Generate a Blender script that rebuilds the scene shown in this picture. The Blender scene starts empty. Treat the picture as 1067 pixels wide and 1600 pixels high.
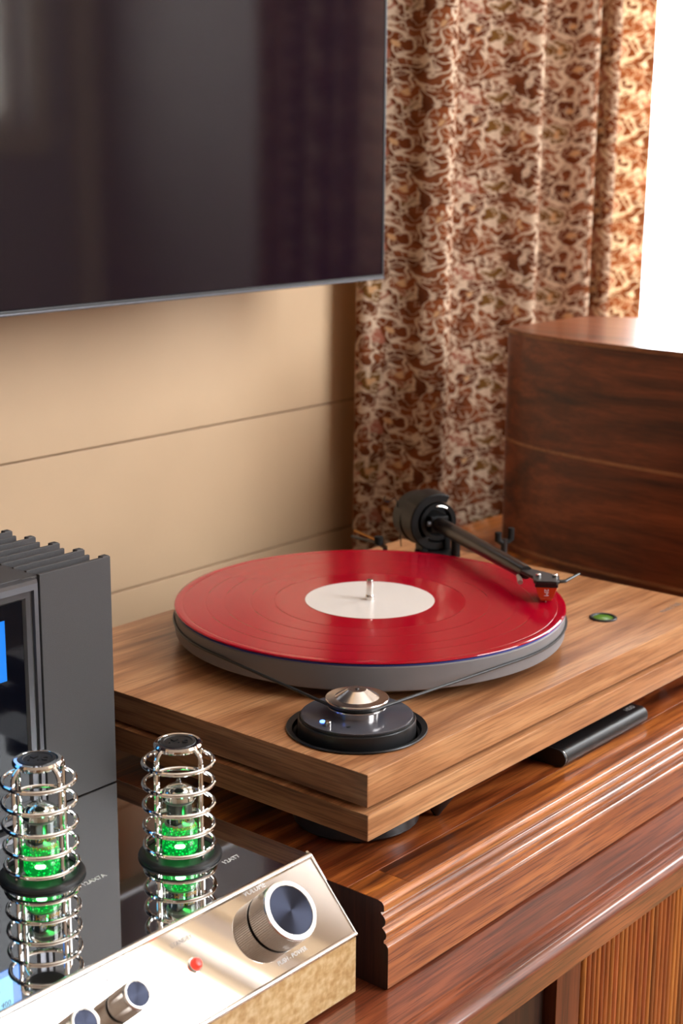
import bpy, bmesh, math, random
from mathutils import Vector, Matrix
random.seed(7)
PI = math.pi
Z0 = 0.893            # height of the record plane above the floor; coordinates below are relative to it

# ------------------------------------------------------------------ camera, sky, light, exposure
scene = bpy.context.scene
C = scene.collection
cam_data = bpy.data.cameras.new('camera')
cam = bpy.data.objects.new('camera', cam_data)
C.objects.link(cam)
F = Vector((0.74589352, 0.62397306, -0.23302461))
Rr = Vector((0.64281401, -0.76599486, 0.0064828))
U = Vector((0.17445056, 0.15462696, 0.97244923))
cam.matrix_world = Matrix(((Rr.x, U.x, -F.x, -0.89722686),
                           (Rr.y, U.y, -F.y, -0.72142377),
                           (Rr.z, U.z, -F.z, 0.34518021 + Z0),
                           (0, 0, 0, 1)))
cam_data.sensor_fit = 'VERTICAL'
cam_data.sensor_height = 36.0
cam_data.lens = 36.0 * 2424.32 / 1600.0
cam_data.clip_start = 0.02
cam_data.clip_end = 60
cam_data.dof.use_dof = True
cam_data.dof.focus_distance = 1.0
cam_data.dof.aperture_fstop = 10.0
scene.camera = cam

world = bpy.data.worlds.new('overcast_sky')
scene.world = world
world.use_nodes = True
bg = world.node_tree.nodes['Background']
bg.inputs['Color'].default_value = (0.92, 0.96, 1.0, 1)
bg.inputs['Strength'].default_value = 18.0

def portal(name, loc, rot, sx, sy):
    l = bpy.data.lights.new(name, 'AREA')
    l.shape = 'RECTANGLE'; l.size = sx; l.size_y = sy
    l.cycles.is_portal = True
    o = bpy.data.objects.new(name, l); C.objects.link(o)
    o.location = (loc[0], loc[1], loc[2] + Z0); o.rotation_euler = rot
# window openings (x0, x1, z0, z1)
W1 = (1.00, 1.75, -0.08, 1.15)       # back wall, beyond the curtain (x)
W2 = (0.40, 1.77, 0.36, 2.32)        # opposite wall, unseen, invented for light and reflections (x)
W3 = (-.95, -.36, 0.20, 1.75)       # right hand wall, unseen, invented for light and moulding highlights (y)
YB, YF, XL, XR, ZF, ZC = 0.43, -2.00, -3.20, 2.00, -Z0, 2.55
portal('daylight_back_window', ((W1[0]+W1[1])/2, YB+.16, (W1[2]+W1[3])/2), (-PI/2, 0, 0), W1[1]-W1[0], W1[3]-W1[2])
portal('added_daylight_front', ((W2[0]+W2[1])/2, YF-.16, (W2[2]+W2[3])/2), (PI/2, 0, 0), W2[1]-W2[0], W2[3]-W2[2])

portal('added_daylight_right', (XR+.16, (W3[0]+W3[1])/2, (W3[2]+W3[3])/2), (0, PI/2, 0), W3[3]-W3[2], W3[1]-W3[0])

vs = scene.view_settings
vs.view_transform = 'Standard'; vs.look = 'None'; vs.gamma = 1.0; vs.use_curve_mapping = False
vs.exposure = -0.12

# ------------------------------------------------------------------ materials
def srgb(r, g, b):
    f = lambda c: (c/255/12.92) if c/255 <= .04045 else ((c/255+.055)/1.055)**2.4
    return (f(r), f(g), f(b), 1)

class NT:
    def __init__(s, name):
        s.m = bpy.data.materials.new(name); s.m.use_nodes = True
        s.t = s.m.node_tree; s.b = s.t.nodes['Principled BSDF']; s.out = s.t.nodes['Material Output']
    def n(s, typ, **kw):
        nd = s.t.nodes.new(typ)
        for k, v in kw.items(): setattr(nd, k, v)
        return nd
    def l(s, a, b): s.t.links.new(a, b)
    def math(s, op, a, b=None, c=None):
        nd = s.n('ShaderNodeMath', operation=op)
        for i, v in enumerate((a, b, c)):
            if v is None: continue
            if isinstance(v, (int, float)): nd.inputs[i].default_value = v
            else: s.l(v, nd.inputs[i])
        return nd.outputs[0]
    def ramp(s, fac, stops, interp='LINEAR'):
        nd = s.n('ShaderNodeValToRGB'); r = nd.color_ramp; r.interpolation = interp
        while len(r.elements) < len(stops): r.elements.new(.5)
        for e, (p, c) in zip(r.elements, stops):
            e.position = p; e.color = c if len(c) == 4 else (*c, 1)
        s.l(fac, nd.inputs[0]); return nd.outputs[0]
    def mix(s, fac, a, b, mode='MIX'):
        nd = s.n('ShaderNodeMix', data_type='RGBA', blend_type=mode)
        for i, v in ((0, fac), (6, a), (7, b)):
            if isinstance(v, (int, float)): nd.inputs[i].default_value = v
            elif isinstance(v, tuple): nd.inputs[i].default_value = v
            else: s.l(v, nd.inputs[i])
        return nd.outputs[2]
    def noise(s, vec, scale, detail=3, rough=.55, dist=0.):
        nd = s.n('ShaderNodeTexNoise'); nd.inputs['Scale'].default_value = scale
        nd.inputs['Detail'].default_value = detail; nd.inputs['Roughness'].default_value = rough
        nd.inputs['Distortion'].default_value = dist
        if vec is not None: s.l(vec, nd.inputs['Vector'])
        return nd
    def map(s, vec, scale=(1, 1, 1), loc=(0, 0, 0), rot=(0, 0, 0)):
        nd = s.n('ShaderNodeMapping'); nd.inputs['Scale'].default_value = scale
        nd.inputs['Location'].default_value = loc; nd.inputs['Rotation'].default_value = rot
        s.l(vec, nd.inputs['Vector']); return nd.outputs[0]
    def obj(s): return s.n('ShaderNodeTexCoord').outputs['Object']
    def bump(s, h, strength=.2, dist=.001):
        nd = s.n('ShaderNodeBump'); nd.inputs['Strength'].default_value = strength
        nd.inputs['Distance'].default_value = dist; s.l(h, nd.inputs['Height'])
        s.l(nd.outputs[0], s.b.inputs['Normal'])
    def set(s, **kw):
        for k, v in kw.items(): s.b.inputs[k.replace('_', ' ')].default_value = v
        return s

def plain(name, col, rough=.5, metal=0., coat=0., spec=.5, noise=0., nscale=300, bump=0., bscale=900, coat_rough=.05):
    t = NT(name)
    t.set(Roughness=rough, Metallic=metal)
    t.b.inputs['Coat Weight'].default_value = coat; t.b.inputs['Coat Roughness'].default_value = coat_rough
    t.b.inputs['Specular IOR Level'].default_value = spec
    o = t.obj()
    nz = t.noise(o, nscale, 3)
    d = tuple(c*(1-noise) for c in col[:3]) + (1,); e = tuple(min(1, c*(1+noise)) for c in col[:3]) + (1,)
    t.l(t.ramp(nz.outputs[0], [(.3, d), (.7, e)]), t.b.inputs['Base Color'])
    if bump:
        t.bump(t.noise(o, bscale, 2).outputs[0], bump, .0005)
    return t.m

def emit(name, col, strength, base=(0, 0, 0, 1)):
    t = NT(name); t.set(Roughness=.3)
    t.b.inputs['Base Color'].default_value = base
    t.b.inputs['Emission Color'].default_value = col; t.b.inputs['Emission Strength'].default_value = strength
    return t.m

def wood(name, dark, mid, light, axis=0, scale=1., rough=.35, coat=0., figure=1.2, pores=.5, vary=0., bump=.08, coat_rough=.06, along=1.1):
    t = NT(name); t.set(Roughness=rough)
    t.b.inputs['Coat Weight'].default_value = coat; t.b.inputs['Coat Roughness'].default_value = coat_rough; t.b.inputs['Coat IOR'].default_value = 1.6
    o = t.obj()
    oi = t.n('ShaderNodeObjectInfo')
    off = t.n('ShaderNodeVectorMath', operation='SCALE'); off.inputs[0].default_value = (7.3, 3.1, 5.7)
    t.l(oi.outputs['Random'], off.inputs['Scale'])
    ad = t.n('ShaderNodeVectorMath', operation='ADD'); t.l(o, ad.inputs[0]); t.l(off.outputs[0], ad.inputs[1])
    def st(a, c):
        v = [c, c, c]; v[axis] = a; return tuple(v)
    big = t.noise(t.map(ad.outputs[0], st(along*scale, 9*scale)), 2.2, 4, .5, figure)
    rings = t.noise(t.map(ad.outputs[0], st(1.3*scale, 34*scale)), 3., 5, .6, .6)
    fine = t.noise(t.map(ad.outputs[0], st(9*scale, 330*scale)), 2.4, 2, .6)
    f = t.math('ADD', t.math('MULTIPLY', big.outputs[0], .52), t.math('MULTIPLY', rings.outputs[0], .48))
    col = t.ramp(f, [(.37, dark), (.49, mid), (.62, light)])
    pore = t.ramp(fine.outputs[0], [(.38, (0, 0, 0, 1)), (.53, (1, 1, 1, 1))])
    col2 = t.mix(pores, (1, 1, 1, 1), t.mix(pore, (.26, .18, .14, 1), (1, 1, 1, 1)))
    col = t.mix(1., col, col2, 'MULTIPLY')
    if vary:
        hsv = t.n('ShaderNodeHueSaturation'); t.l(col, hsv.inputs['Color'])
        t.l(t.math('ADD', t.math('MULTIPLY', oi.outputs['Random'], vary*2), 1-vary), hsv.inputs['Value'])
        t.l(t.math('ADD', t.math('MULTIPLY', oi.outputs['Random'], .02), .49), hsv.inputs['Hue'])
        col = hsv.outputs[0]
    t.l(col, t.b.inputs['Base Color'])
    t.bump(fine.outputs[0], bump, .0004)
    return t.m

def glass(name, tint, gloss_rough=.02, ior=1.45, extra=0.):
    """thin clear wall: lets light straight through, mirrors by Fresnel"""
    t = NT(name); t.t.nodes.remove(t.b)
    tr = t.n('ShaderNodeBsdfTransparent'); tr.inputs[0].default_value = tint
    gl = t.n('ShaderNodeBsdfGlossy'); gl.inputs['Roughness'].default_value = gloss_rough
    fr = t.n('ShaderNodeLayerWeight'); fr.inputs['Blend'].default_value = .5      # Schlick, same on both sides of a thin wall
    f0 = ((ior-1)/(ior+1))**2
    sch = t.math('MULTIPLY_ADD', t.math('POWER', fr.outputs['Facing'], 5.), 1-f0, f0 + extra)
    mx = t.n('ShaderNodeMixShader')
    t.l(sch, mx.inputs[0]); t.l(tr.outputs[0], mx.inputs[1]); t.l(gl.outputs[0], mx.inputs[2])
    t.l(mx.outputs[0], t.out.inputs['Surface'])
    return t.m

M = {}
M['paint_tan'] = plain('tan wall paint', srgb(205, 173, 138), .55, noise=.03, nscale=8, bump=.06, bscale=260)
M['paint_cream'] = plain('cream trim paint', srgb(226, 208, 180), .45, noise=.02)
M['ceiling'] = plain('white ceiling paint', srgb(238, 232, 222), .8, noise=.02, nscale=20)
M['brown_wall'] = plain('brown wall paint', srgb(190, 178, 168), .6, noise=.03, nscale=10)
M['oak_floor'] = wood('floor boards', srgb(82, 50, 28), srgb(120, 78, 46), srgb(150, 102, 62), 0, .6, .35, vary=.15)
M['walnut'] = wood('plinth walnut veneer', srgb(144, 92, 58), srgb(184, 128, 86), srgb(210, 158, 112), 0, 1.0, .34, .12, 1.6, .42, coat_rough=.12, along=1.6)
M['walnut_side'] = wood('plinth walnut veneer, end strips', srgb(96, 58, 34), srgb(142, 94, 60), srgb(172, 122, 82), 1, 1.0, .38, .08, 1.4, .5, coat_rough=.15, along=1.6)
M['acacia'] = wood('varnished reddish hardwood', srgb(74, 31, 13), srgb(146, 74, 31), srgb(202, 118, 54), 0, 1.0, .32, .75, 2.6, .6, vary=.3, bump=.03, coat_rough=.04)
M['acacia_rail'] = wood('varnished reddish rail', srgb(104, 50, 22), srgb(164, 92, 46), srgb(204, 126, 66), 0, 1.0, .4, .85, 1.6, .75, vary=.05, bump=0., coat_rough=.035)
M['ledge'] = wood('varnished red brown ledge', srgb(76, 32, 17), srgb(122, 59, 33), srgb(154, 82, 48), 0, 1.0, .4, .7, 1.4, .7, bump=0., coat_rough=.035)
M['acacia_dark'] = wood('dark carcass and shaded end wood', srgb(34, 15, 9), srgb(56, 26, 15), srgb(78, 38, 22), 2, 1.0, .55, .05, 1.2, .5)
M['stile'] = wood('door stile wood', srgb(66, 29, 13), srgb(98, 46, 22), srgb(124, 62, 32), 2, 1.0, .55, .05, 1.2, .5)
M['slat'] = wood('fluted slat wood', srgb(120, 58, 24), srgb(164, 88, 40), srgb(192, 112, 56), 2, 1.0, .4, .25, 1., .4, vary=.1)
M['speaker_wood'] = wood('dark walnut speaker veneer', srgb(64, 27, 14), srgb(110, 53, 29), srgb(146, 78, 45), 1, .8, .4, .15, 1.8, .35, coat_rough=.15)
M['speaker_top'] = wood('walnut speaker top veneer', srgb(96, 46, 24), srgb(138, 72, 40), srgb(164, 94, 56), 1, .8, .3, .5, 1.6, .35, coat_rough=.12)
M['inlay'] = wood('pale inlay', srgb(140, 88, 54), srgb(170, 116, 78), srgb(186, 134, 94), 1, 1., .4)
M['black_powder'] = plain('black powder coat', srgb(70, 68, 69), .55, spec=.4, noise=.3, nscale=2600, bump=.35, bscale=2600)
M['frame_grey'] = plain('satin dark grey aluminium', srgb(92, 92, 97), .36, metal=.55, noise=.03)
M['black_gloss'] = plain('gloss black', srgb(10, 10, 12), .12, spec=.5)
M['black_satin'] = plain('satin black', srgb(26, 26, 28), .38, noise=.06, nscale=900)
M['remote_black'] = plain('satin black aluminium', srgb(22, 22, 24), .34, spec=.45)
M['black_matte'] = plain('matte black', srgb(16, 16, 17), .65, spec=.3, noise=.1)
M['arm_black'] = plain('tonearm black', srgb(15, 15, 16), .45, spec=.3)
M['rubber'] = plain('black rubber', srgb(30, 31, 33), .42, noise=.06)
M['chrome'] = plain('polished chrome', (.94, .94, .93, 1), .06, 1., noise=.0)
M['steel_mirror'] = plain('mirror polished stainless steel', (.80, .79, .785, 1), .03, 1., noise=.01, nscale=6)
M['brushed'] = plain('brushed aluminium', (.80, .76, .72, 1), .22, 1., noise=.03, nscale=500)
M['aluminium'] = plain('turned aluminium', (.74, .70, .68, 1), .2, 1., noise=.03, nscale=300)
M['platter'] = plain('matte grey platter', srgb(126, 122, 123), .5, noise=.03, nscale=40, spec=.35)
M['mat_blue'] = plain('blue black felt mat', srgb(52, 62, 150), .7, noise=.15, nscale=1500)
M['label'] = plain('white paper label', srgb(222, 214, 208), .45, noise=.01, coat=.15, coat_rough=.2)
M['motor_top'] = plain('speckled dark grey gloss plate', srgb(74, 74, 82), .16, spec=.5, noise=.4, nscale=2500)
M['white_plastic'] = plain('white plastic', srgb(225, 222, 218), .4)
M['print_white'] = plain('white print', srgb(225, 225, 225), .5)
M['print_grey'] = plain('pale grey print', srgb(168, 164, 162), .5)
M['print_black'] = plain('black print', srgb(14, 16, 24), .5)
M['print_silver'] = plain('silver print', srgb(190, 172, 158), .35, metal=.5)
M['gold_print'] = plain('gold print', srgb(214, 160, 60), .4, metal=.2)
M['brass'] = plain('brass', srgb(190, 140, 80), .3, metal=1.)
M['carbon'] = plain('dark carbon tube', srgb(30, 24, 22), .3, coat=.3, noise=.2, nscale=700)
M['plate_grey'] = plain('tube plate grey metal', srgb(70, 70, 70), .35, metal=.7)
M['rug'] = None
M['led_blue'] = emit('blue led', (.06, .18, 1, 1), 12)
M['led_red'] = emit('red standby lamp', (1, .035, .02, 1), 2.2, (.5, .01, .01, 1))
M['meter_face'] = emit('lit cyan meter face', (.16, .62, 1, 1), 1.5)
M['meter_blue'] = emit('lit deep blue meter border', (.0, .25, 1, 1), 1.1)
M['window_glass'] = glass('window glass', (.97, .97, .97, 1))
M['tube_glass'] = glass('clear tube glass', (.93, .97, .94, 1), .03, 1.5, .03)
M['panel_glass'] = plain('black display glass', srgb(8, 10, 18), .06, spec=.12)
M['screen'] = plain('television screen glass', srgb(15, 7, 20), .06, spec=.42)

def m_rug():
    t = NT('straw woven rug'); o = t.obj(); t.set(Roughness=.9)
    w1 = t.n('ShaderNodeTexWave', wave_type='BANDS', bands_direction='X'); w1.inputs['Scale'].default_value = 18; w1.inputs['Distortion'].default_value = 2.5
    w2 = t.n('ShaderNodeTexWave', wave_type='BANDS', bands_direction='Y'); w2.inputs['Scale'].default_value = 18; w2.inputs['Distortion'].default_value = 2.5
    t.l(o, w1.inputs['Vector']); t.l(o, w2.inputs['Vector'])
    h = t.math('MULTIPLY', w1.outputs['Fac'], w2.outputs['Fac'])
    n = t.noise(o, 30, 3)
    f = t.math('ADD', t.math('MULTIPLY', h, .6), t.math('MULTIPLY', n.outputs[0], .5))
    t.l(t.ramp(f, [(.1, srgb(176, 132, 78)), (.6, srgb(226, 190, 134)), (.9, srgb(240, 214, 166))]), t.b.inputs['Base Color'])
    t.bump(h, .5, .004)
    return t.m
M['rug'] = m_rug()
M['edge_chrome'] = plain('bright rounded chrome edge', (.88, .87, .86, 1), .18, 1.)

def m_straw():  # reflected straw tone painted as surface colour of the lower panel
    t = NT('straw gold reflection panel'); o = t.obj(); t.set(Roughness=.45)
    a_ = t.noise(t.map(o, (1, 1, 1.6)), 170, 2, .5); b_ = t.noise(t.map(o, (1, 1, .5)), 300, 2, .5)
    f = t.math('ADD', t.math('MULTIPLY', a_.outputs[0], .6), t.math('MULTIPLY', b_.outputs[0], .4))
    t.l(t.ramp(f, [(.36, srgb(192, 150, 94)), (.5, srgb(212, 176, 122)), (.64, srgb(228, 200, 152))]), t.b.inputs['Base Color'])
    t.b.inputs['Coat Weight'].default_value = .3
    return t.m
M['straw'] = m_straw()

def m_vinyl():
    t = NT('translucent red vinyl'); o = t.obj()
    t.b.inputs['Base Color'].default_value = srgb(164, 0, 32)
    sep = t.n('ShaderNodeSeparateXYZ'); t.l(o, sep.inputs[0])
    r = t.math('SQRT', t.math('ADD', t.math('POWER', sep.outputs[0], 2.), t.math('POWER', sep.outputs[1], 2.)))
    # grooved bands are a little rougher than the smooth run-out, rim and gaps between tracks
    g = t.math('MULTIPLY', t.math('GREATER_THAN', r, .0738), t.math('LESS_THAN', r, .1440))
    for q in (.0924, .1124, .1266):
        g = t.math('MULTIPLY', g, t.math('GREATER_THAN', t.math('ABSOLUTE', t.math('SUBTRACT', r, q)), .0005))
    t.l(t.math('ADD', t.math('MULTIPLY', g, .07), .06), t.b.inputs['Roughness'])
    w = t.math('SINE', t.math('MULTIPLY', r, 9000.))
    bn = t.n('ShaderNodeBump'); bn.inputs['Strength'].default_value = .05; bn.inputs['Distance'].default_value = .0002
    t.l(t.math('MULTIPLY', w, g), bn.inputs['Height']); t.l(bn.outputs[0], t.b.inputs['Normal'])
    t.b.inputs['Specular IOR Level'].default_value = .6
    return t.m
M['vinyl'] = m_vinyl()

def m_curtain(name, dim=1.):
    t = NT(name)
    uv = t.n('ShaderNodeUVMap'); uv.uv_map = 'UVMap'
    # wrap v round a circle so that the print repeats every 10 cm down the cloth
    su = t.n('ShaderNodeSeparateXYZ'); t.l(uv.outputs[0], su.inputs[0])
    per = .104; ang = t.math('MULTIPLY', su.outputs[1], 2*PI/per); Rw = per/(2*PI)
    cv = t.n('ShaderNodeCombineXYZ'); t.l(su.outputs[0], cv.inputs[0])
    t.l(t.math('MULTIPLY', t.math('COSINE', ang), Rw), cv.inputs[1]); t.l(t.math('MULTIPLY', t.math('SINE', ang), Rw), cv.inputs[2])
    P3 = cv.outputs[0]
    ns = t.noise(P3, 60, 2, .5)
    sub = t.n('ShaderNodeVectorMath', operation='SUBTRACT'); t.l(ns.outputs['Color'], sub.inputs[0]); sub.inputs[1].default_value = (.5, .5, .5)
    scl = t.n('ShaderNodeVectorMath', operation='SCALE'); t.l(sub.outputs[0], scl.inputs[0]); scl.inputs['Scale'].default_value = .022
    ad = t.n('ShaderNodeVectorMath', operation='ADD'); t.l(P3, ad.inputs[0]); t.l(scl.outputs[0], ad.inputs[1])
    def vor(scale, feat, src):
        v = t.n('ShaderNodeTexVoronoi', feature=feat, voronoi_dimensions='3D'); v.inputs['Scale'].default_value = scale
        t.l(src, v.inputs['Vector']); return v
    cell = vor(34, 'F1', ad.outputs[0])
    sep = t.n('ShaderNodeSeparateColor'); t.l(cell.outputs['Color'], sep.inputs[0])
    petal = t.ramp(sep.outputs[0], [(0, srgb(112, 58, 32)), (.22, srgb(138, 76, 44)), (.42, srgb(118, 82, 42)), (.6, srgb(158, 98, 78)), (.78, srgb(98, 52, 32)), (.95, srgb(148, 104, 56))], 'CONSTANT')
    cream = srgb(214, 188, 162)
    ground = t.ramp(t.noise(P3, 48, 2).outputs[0], [(.4, srgb(98, 54, 33)), (.6, srgb(134, 76, 46))])
    flower = t.ramp(cell.outputs['Distance'], [(.40, (1, 1, 1, 1)), (.44, (0, 0, 0, 1))])
    c = t.mix(flower, ground, petal)
    # curling cream vines: contour lines of two noises, and a broken cream rim round each flower
    def contour(scale, w, seed):
        n_ = t.noise(t.map(P3, (1, 1, 1), (seed, seed*.7, 0)), scale, 1.5, .5, .6)
        d_ = t.math('ABSOLUTE', t.math('SUBTRACT', n_.outputs[0], .5))
        return t.ramp(d_, [(w*.55, (1, 1, 1, 1)), (w*1.25, (0, 0, 0, 1))])
    rim = t.ramp(cell.outputs['Distance'], [(.36, (0, 0, 0, 1)), (.41, (1, 1, 1, 1)), (.47, (1, 1, 1, 1)), (.53, (0, 0, 0, 1))])
    brk = t.ramp(t.noise(P3, 100, 1).outputs[0], [(.42, (0, 0, 0, 1)), (.52, (1, 1, 1, 1))])
    c = t.mix(t.math('MULTIPLY', rim, brk), c, cream)
    c = t.mix(contour(44, .022, 3.1), c, cream)
    c = t.mix(t.math('MULTIPLY', contour(85, .026, 7.7), .7), c, cream)
    heart = t.ramp(cell.outputs['Distance'], [(.10, (1, 1, 1, 1)), (.17, (0, 0, 0, 1))])
    c = t.mix(heart, c, srgb(206, 160, 116))
    if dim != 1.: c = t.mix(1., c, (dim, dim, dim, 1), 'MULTIPLY')
    t.t.nodes.remove(t.b)
    df = t.n('ShaderNodeBsdfDiffuse'); tl = t.n('ShaderNodeBsdfTranslucent'); mx = t.n('ShaderNodeMixShader')
    t.l(c, df.inputs[0])
    tc = t.mix(1., c, (1., .86, .52, 1), 'MULTIPLY')
    t.l(tc, tl.inputs[0]); mx.inputs[0].default_value = .17
    wv = t.noise(t.map(uv.outputs[0], (900, 900, 1)), 1., 2)
    bp = t.n('ShaderNodeBump'); bp.inputs['Strength'].default_value = .1; bp.inputs['Distance'].default_value = .0005
    t.l(wv.outputs[0], bp.inputs['Height']); t.l(bp.outputs[0], df.inputs['Normal'])
    t.l(df.outputs[0], mx.inputs[1]); t.l(tl.outputs[0], mx.inputs[2]); t.l(mx.outputs[0], t.out.inputs['Surface'])
    return t.m
M['curtain'] = m_curtain('floral print curtain cotton')

def m_cap():
    """radially brushed dark cap of a knob"""
    t = NT('radially brushed blue black cap'); o = t.obj(); t.set(Roughness=.26, Metallic=1.)
    t.b.inputs['Base Color'].default_value = (.022, .024, .036, 1)
    t.b.inputs['Anisotropic'].default_value = .9
    tg = t.n('ShaderNodeTangent', direction_type='RADIAL', axis='Z'); t.l(tg.outputs[0], t.b.inputs['Tangent'])
    return t.m
M['cap'] = m_cap()

def m_green():
    t = NT('green lit tube base'); o = t.obj()
    v = t.n('ShaderNodeTexVoronoi'); v.inputs['Scale'].default_value = 620; t.l(o, v.inputs['Vector'])
    e = t.ramp(v.outputs['Distance'], [(.05, (1, 1, 1, 1)), (.45, (.10, .10, .10, 1))])
    t.b.inputs['Base Color'].default_value = (0, .2, .04, 1)
    t.b.inputs['Emission Color'].default_value = (.0, 1, .10, 1)
    t.l(t.math('MULTIPLY', e, 2.4), t.b.inputs['Emission Strength']); t.set(Roughness=.3)
    return t.m
M['green'] = m_green()
M['socket'] = plain('dark green lit socket', srgb(20, 60, 34), .4)
M['green_core'] = emit('green led core', (.25, 1, .35, 1), 9)
M['cartridge'] = plain('translucent orange red cartridge plastic', srgb(196, 62, 24), .2, spec=.6, coat=.5)
M['vial'] = emit('green spirit vial', (.10, .22, .01, 1), .25, srgb(70, 110, 20))

# ------------------------------------------------------------------ mesh helpers
class MB:
    def __init__(s): s.bm = bmesh.new()
    def _merge(s, b2):
        me = bpy.data.meshes.new('t'); b2.to_mesh(me); b2.free(); s.bm.from_mesh(me); bpy.data.meshes.remove(me); return s
    def box(s, x0, x1, y0, y1, z0, z1, bev=0., seg=2, M4=None):
        b = bmesh.new()
        bmesh.ops.create_cube(b, size=1.)
        for v in b.verts:
            v.co = Vector(((x0+x1)/2 + v.co.x*(x1-x0), (y0+y1)/2 + v.co.y*(y1-y0), (z0+z1)/2 + v.co.z*(z1-z0)))
        if bev: bmesh.ops.bevel(b, geom=b.edges[:], offset=bev, segments=seg, profile=.5, affect='EDGES')
        if M4 is not None: bmesh.ops.transform(b, matrix=M4, verts=b.verts[:])
        return s._merge(b)
    def lathe(s, prof, cx=0, cy=0, n=64, M4=None, a0=0., a1=2*PI, z=0.):
        """prof: (r, z) list, bottom/outside order; closes onto the axis when r == 0"""
        b = bmesh.new(); full = abs(a1-a0-2*PI) < 1e-6
        cols = []
        steps = n if full else n+1
        for i in range(steps):
            a = a0 + (a1-a0)*i/n
            cols.append([b.verts.new((r*math.cos(a), r*math.sin(a), h+z)) for r, h in prof])
        for i in range(n):
            A = cols[i]; B = cols[(i+1) % steps]
            for j in range(len(prof)-1):
                b.faces.new((A[j], B[j], B[j+1], A[j+1]))
        if not full:
            pass
        bmesh.ops.remove_doubles(b, verts=b.verts[:], dist=1e-7)
        if not full:
            bmesh.ops.holes_fill(b, edges=[e for e in b.edges if e.is_boundary], sides=0)
        bmesh.ops.recalc_face_normals(b, faces=b.faces[:])
        for v in b.verts: v.co.x += cx; v.co.y += cy
        if M4 is not None: bmesh.ops.transform(b, matrix=M4, verts=b.verts[:])
        return s._merge(b)
    def tube(s, pts, r, n=10, closed=False, cap=True, flat=1.):
        b = bmesh.new(); pts = [Vector(p) for p in pts]; k = len(pts); rings = []
        up = Vector((0, 0, 1)); prev = None
        for i, p in enumerate(pts):
            if closed: d = pts[(i+1) % k] - pts[i-1]
            else: d = pts[min(i+1, k-1)] - pts[max(i-1, 0)]
            d.normalize()
            if prev is None:
                x = d.cross(up)
                if x.length < 1e-3: x = d.cross(Vector((1, 0, 0)))
            else: x = prev - d*prev.dot(d)
            x.normalize(); prev = x; y = d.cross(x)
            rr = r[i] if isinstance(r, (list, tuple)) else r
            rings.append([b.verts.new(p + x*(rr*flat*math.cos(2*PI*j/n)) + y*(rr*math.sin(2*PI*j/n))) for j in range(n)])
        for i in range(k if closed else k-1):
            A = rings[i]; B = rings[(i+1) % k]
            for j in range(n): b.faces.new((A[j], A[(j+1) % n], B[(j+1) % n], B[j]))
        if not closed and cap:
            b.faces.new(rings[0][::-1]); b.faces.new(rings[-1])
        bmesh.ops.recalc_face_normals(b, faces=b.faces[:])
        return s._merge(b)
    def torus(s, R, r, c, n=48, m=10, M4=None):
        pts = [(c[0]+R*math.cos(2*PI*i/n), c[1]+R*math.sin(2*PI*i/n), c[2]) for i in range(n)]
        return s.tube(pts, r, m, closed=True)
    def prism(s, poly, axis, a, b_, bev=0., seg=2, M4=None):
        """extrude a 2-D polygon along an axis (0: poly in yz, 1: xz, 2: xy)"""
        b = bmesh.new()
        def P(u, v, w): return (w, u, v) if axis == 0 else ((u, w, v) if axis == 1 else (u, v, w))
        A = [b.verts.new(P(u, v, a)) for u, v in poly]; B = [b.verts.new(P(u, v, b_)) for u, v in poly]
        b.faces.new(A); b.faces.new(B[::-1]); k = len(poly)
        for i in range(k): b.faces.new((A[i], B[i], B[(i+1) % k], A[(i+1) % k]))
        bmesh.ops.recalc_face_normals(b, faces=b.faces[:])
        if bev: bmesh.ops.bevel(b, geom=b.edges[:], offset=bev, segments=seg, profile=.5, affect='EDGES')
        if M4 is not None: bmesh.ops.transform(b, matrix=M4, verts=b.verts[:])
        return s._merge(b)
    def build(s, name, mat, parent=None, org=None, smooth=35):
        org = Vector(org) if org is not None else (root_org(parent) if parent else Vector((0, 0, 0)))
        me = bpy.data.meshes.new(name)
        for v in s.bm.verts: v.co -= org
        s.bm.to_mesh(me); s.bm.free()
        me.materials.append(M[mat] if isinstance(mat, str) else mat)
        if smooth:
            for p in me.polygons: p.use_smooth = True
            me.set_sharp_from_angle(angle=math.radians(smooth))
        o = bpy.data.objects.new(name, me); C.objects.link(o)
        if smooth:
            w = o.modifiers.new('weighted_normals', 'WEIGHTED_NORMAL'); w.weight = 100; w.keep_sharp = True
        if parent: o.parent = parent
        else: o.location = (org.x, org.y, org.z + Z0)
        return o

def root_org(o):
    while o.parent: o = o.parent
    return o.location - Vector((0, 0, Z0))

def tag(o, label=None, cat=None, group=None, kind=None):
    if label: o['label'] = label
    if cat: o['category'] = cat
    if group: o['group'] = group
    if kind: o['kind'] = kind
    return o

def thing(name, loc, label=None, cat=None, group=None, kind=None):
    o = bpy.data.objects.new(name, None); C.objects.link(o)
    o.empty_display_size = .02
    o.location = (loc[0], loc[1], loc[2] + Z0)
    return tag(o, label, cat, group, kind)

def copy_tree(o, parent=None, delta=None):
    c = o.copy(); C.objects.link(c); c.parent = parent
    if delta is not None: c.location = c.location + Vector(delta)
    for ch in list(o.children):
        copy_tree(ch, c)
    return c

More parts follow.
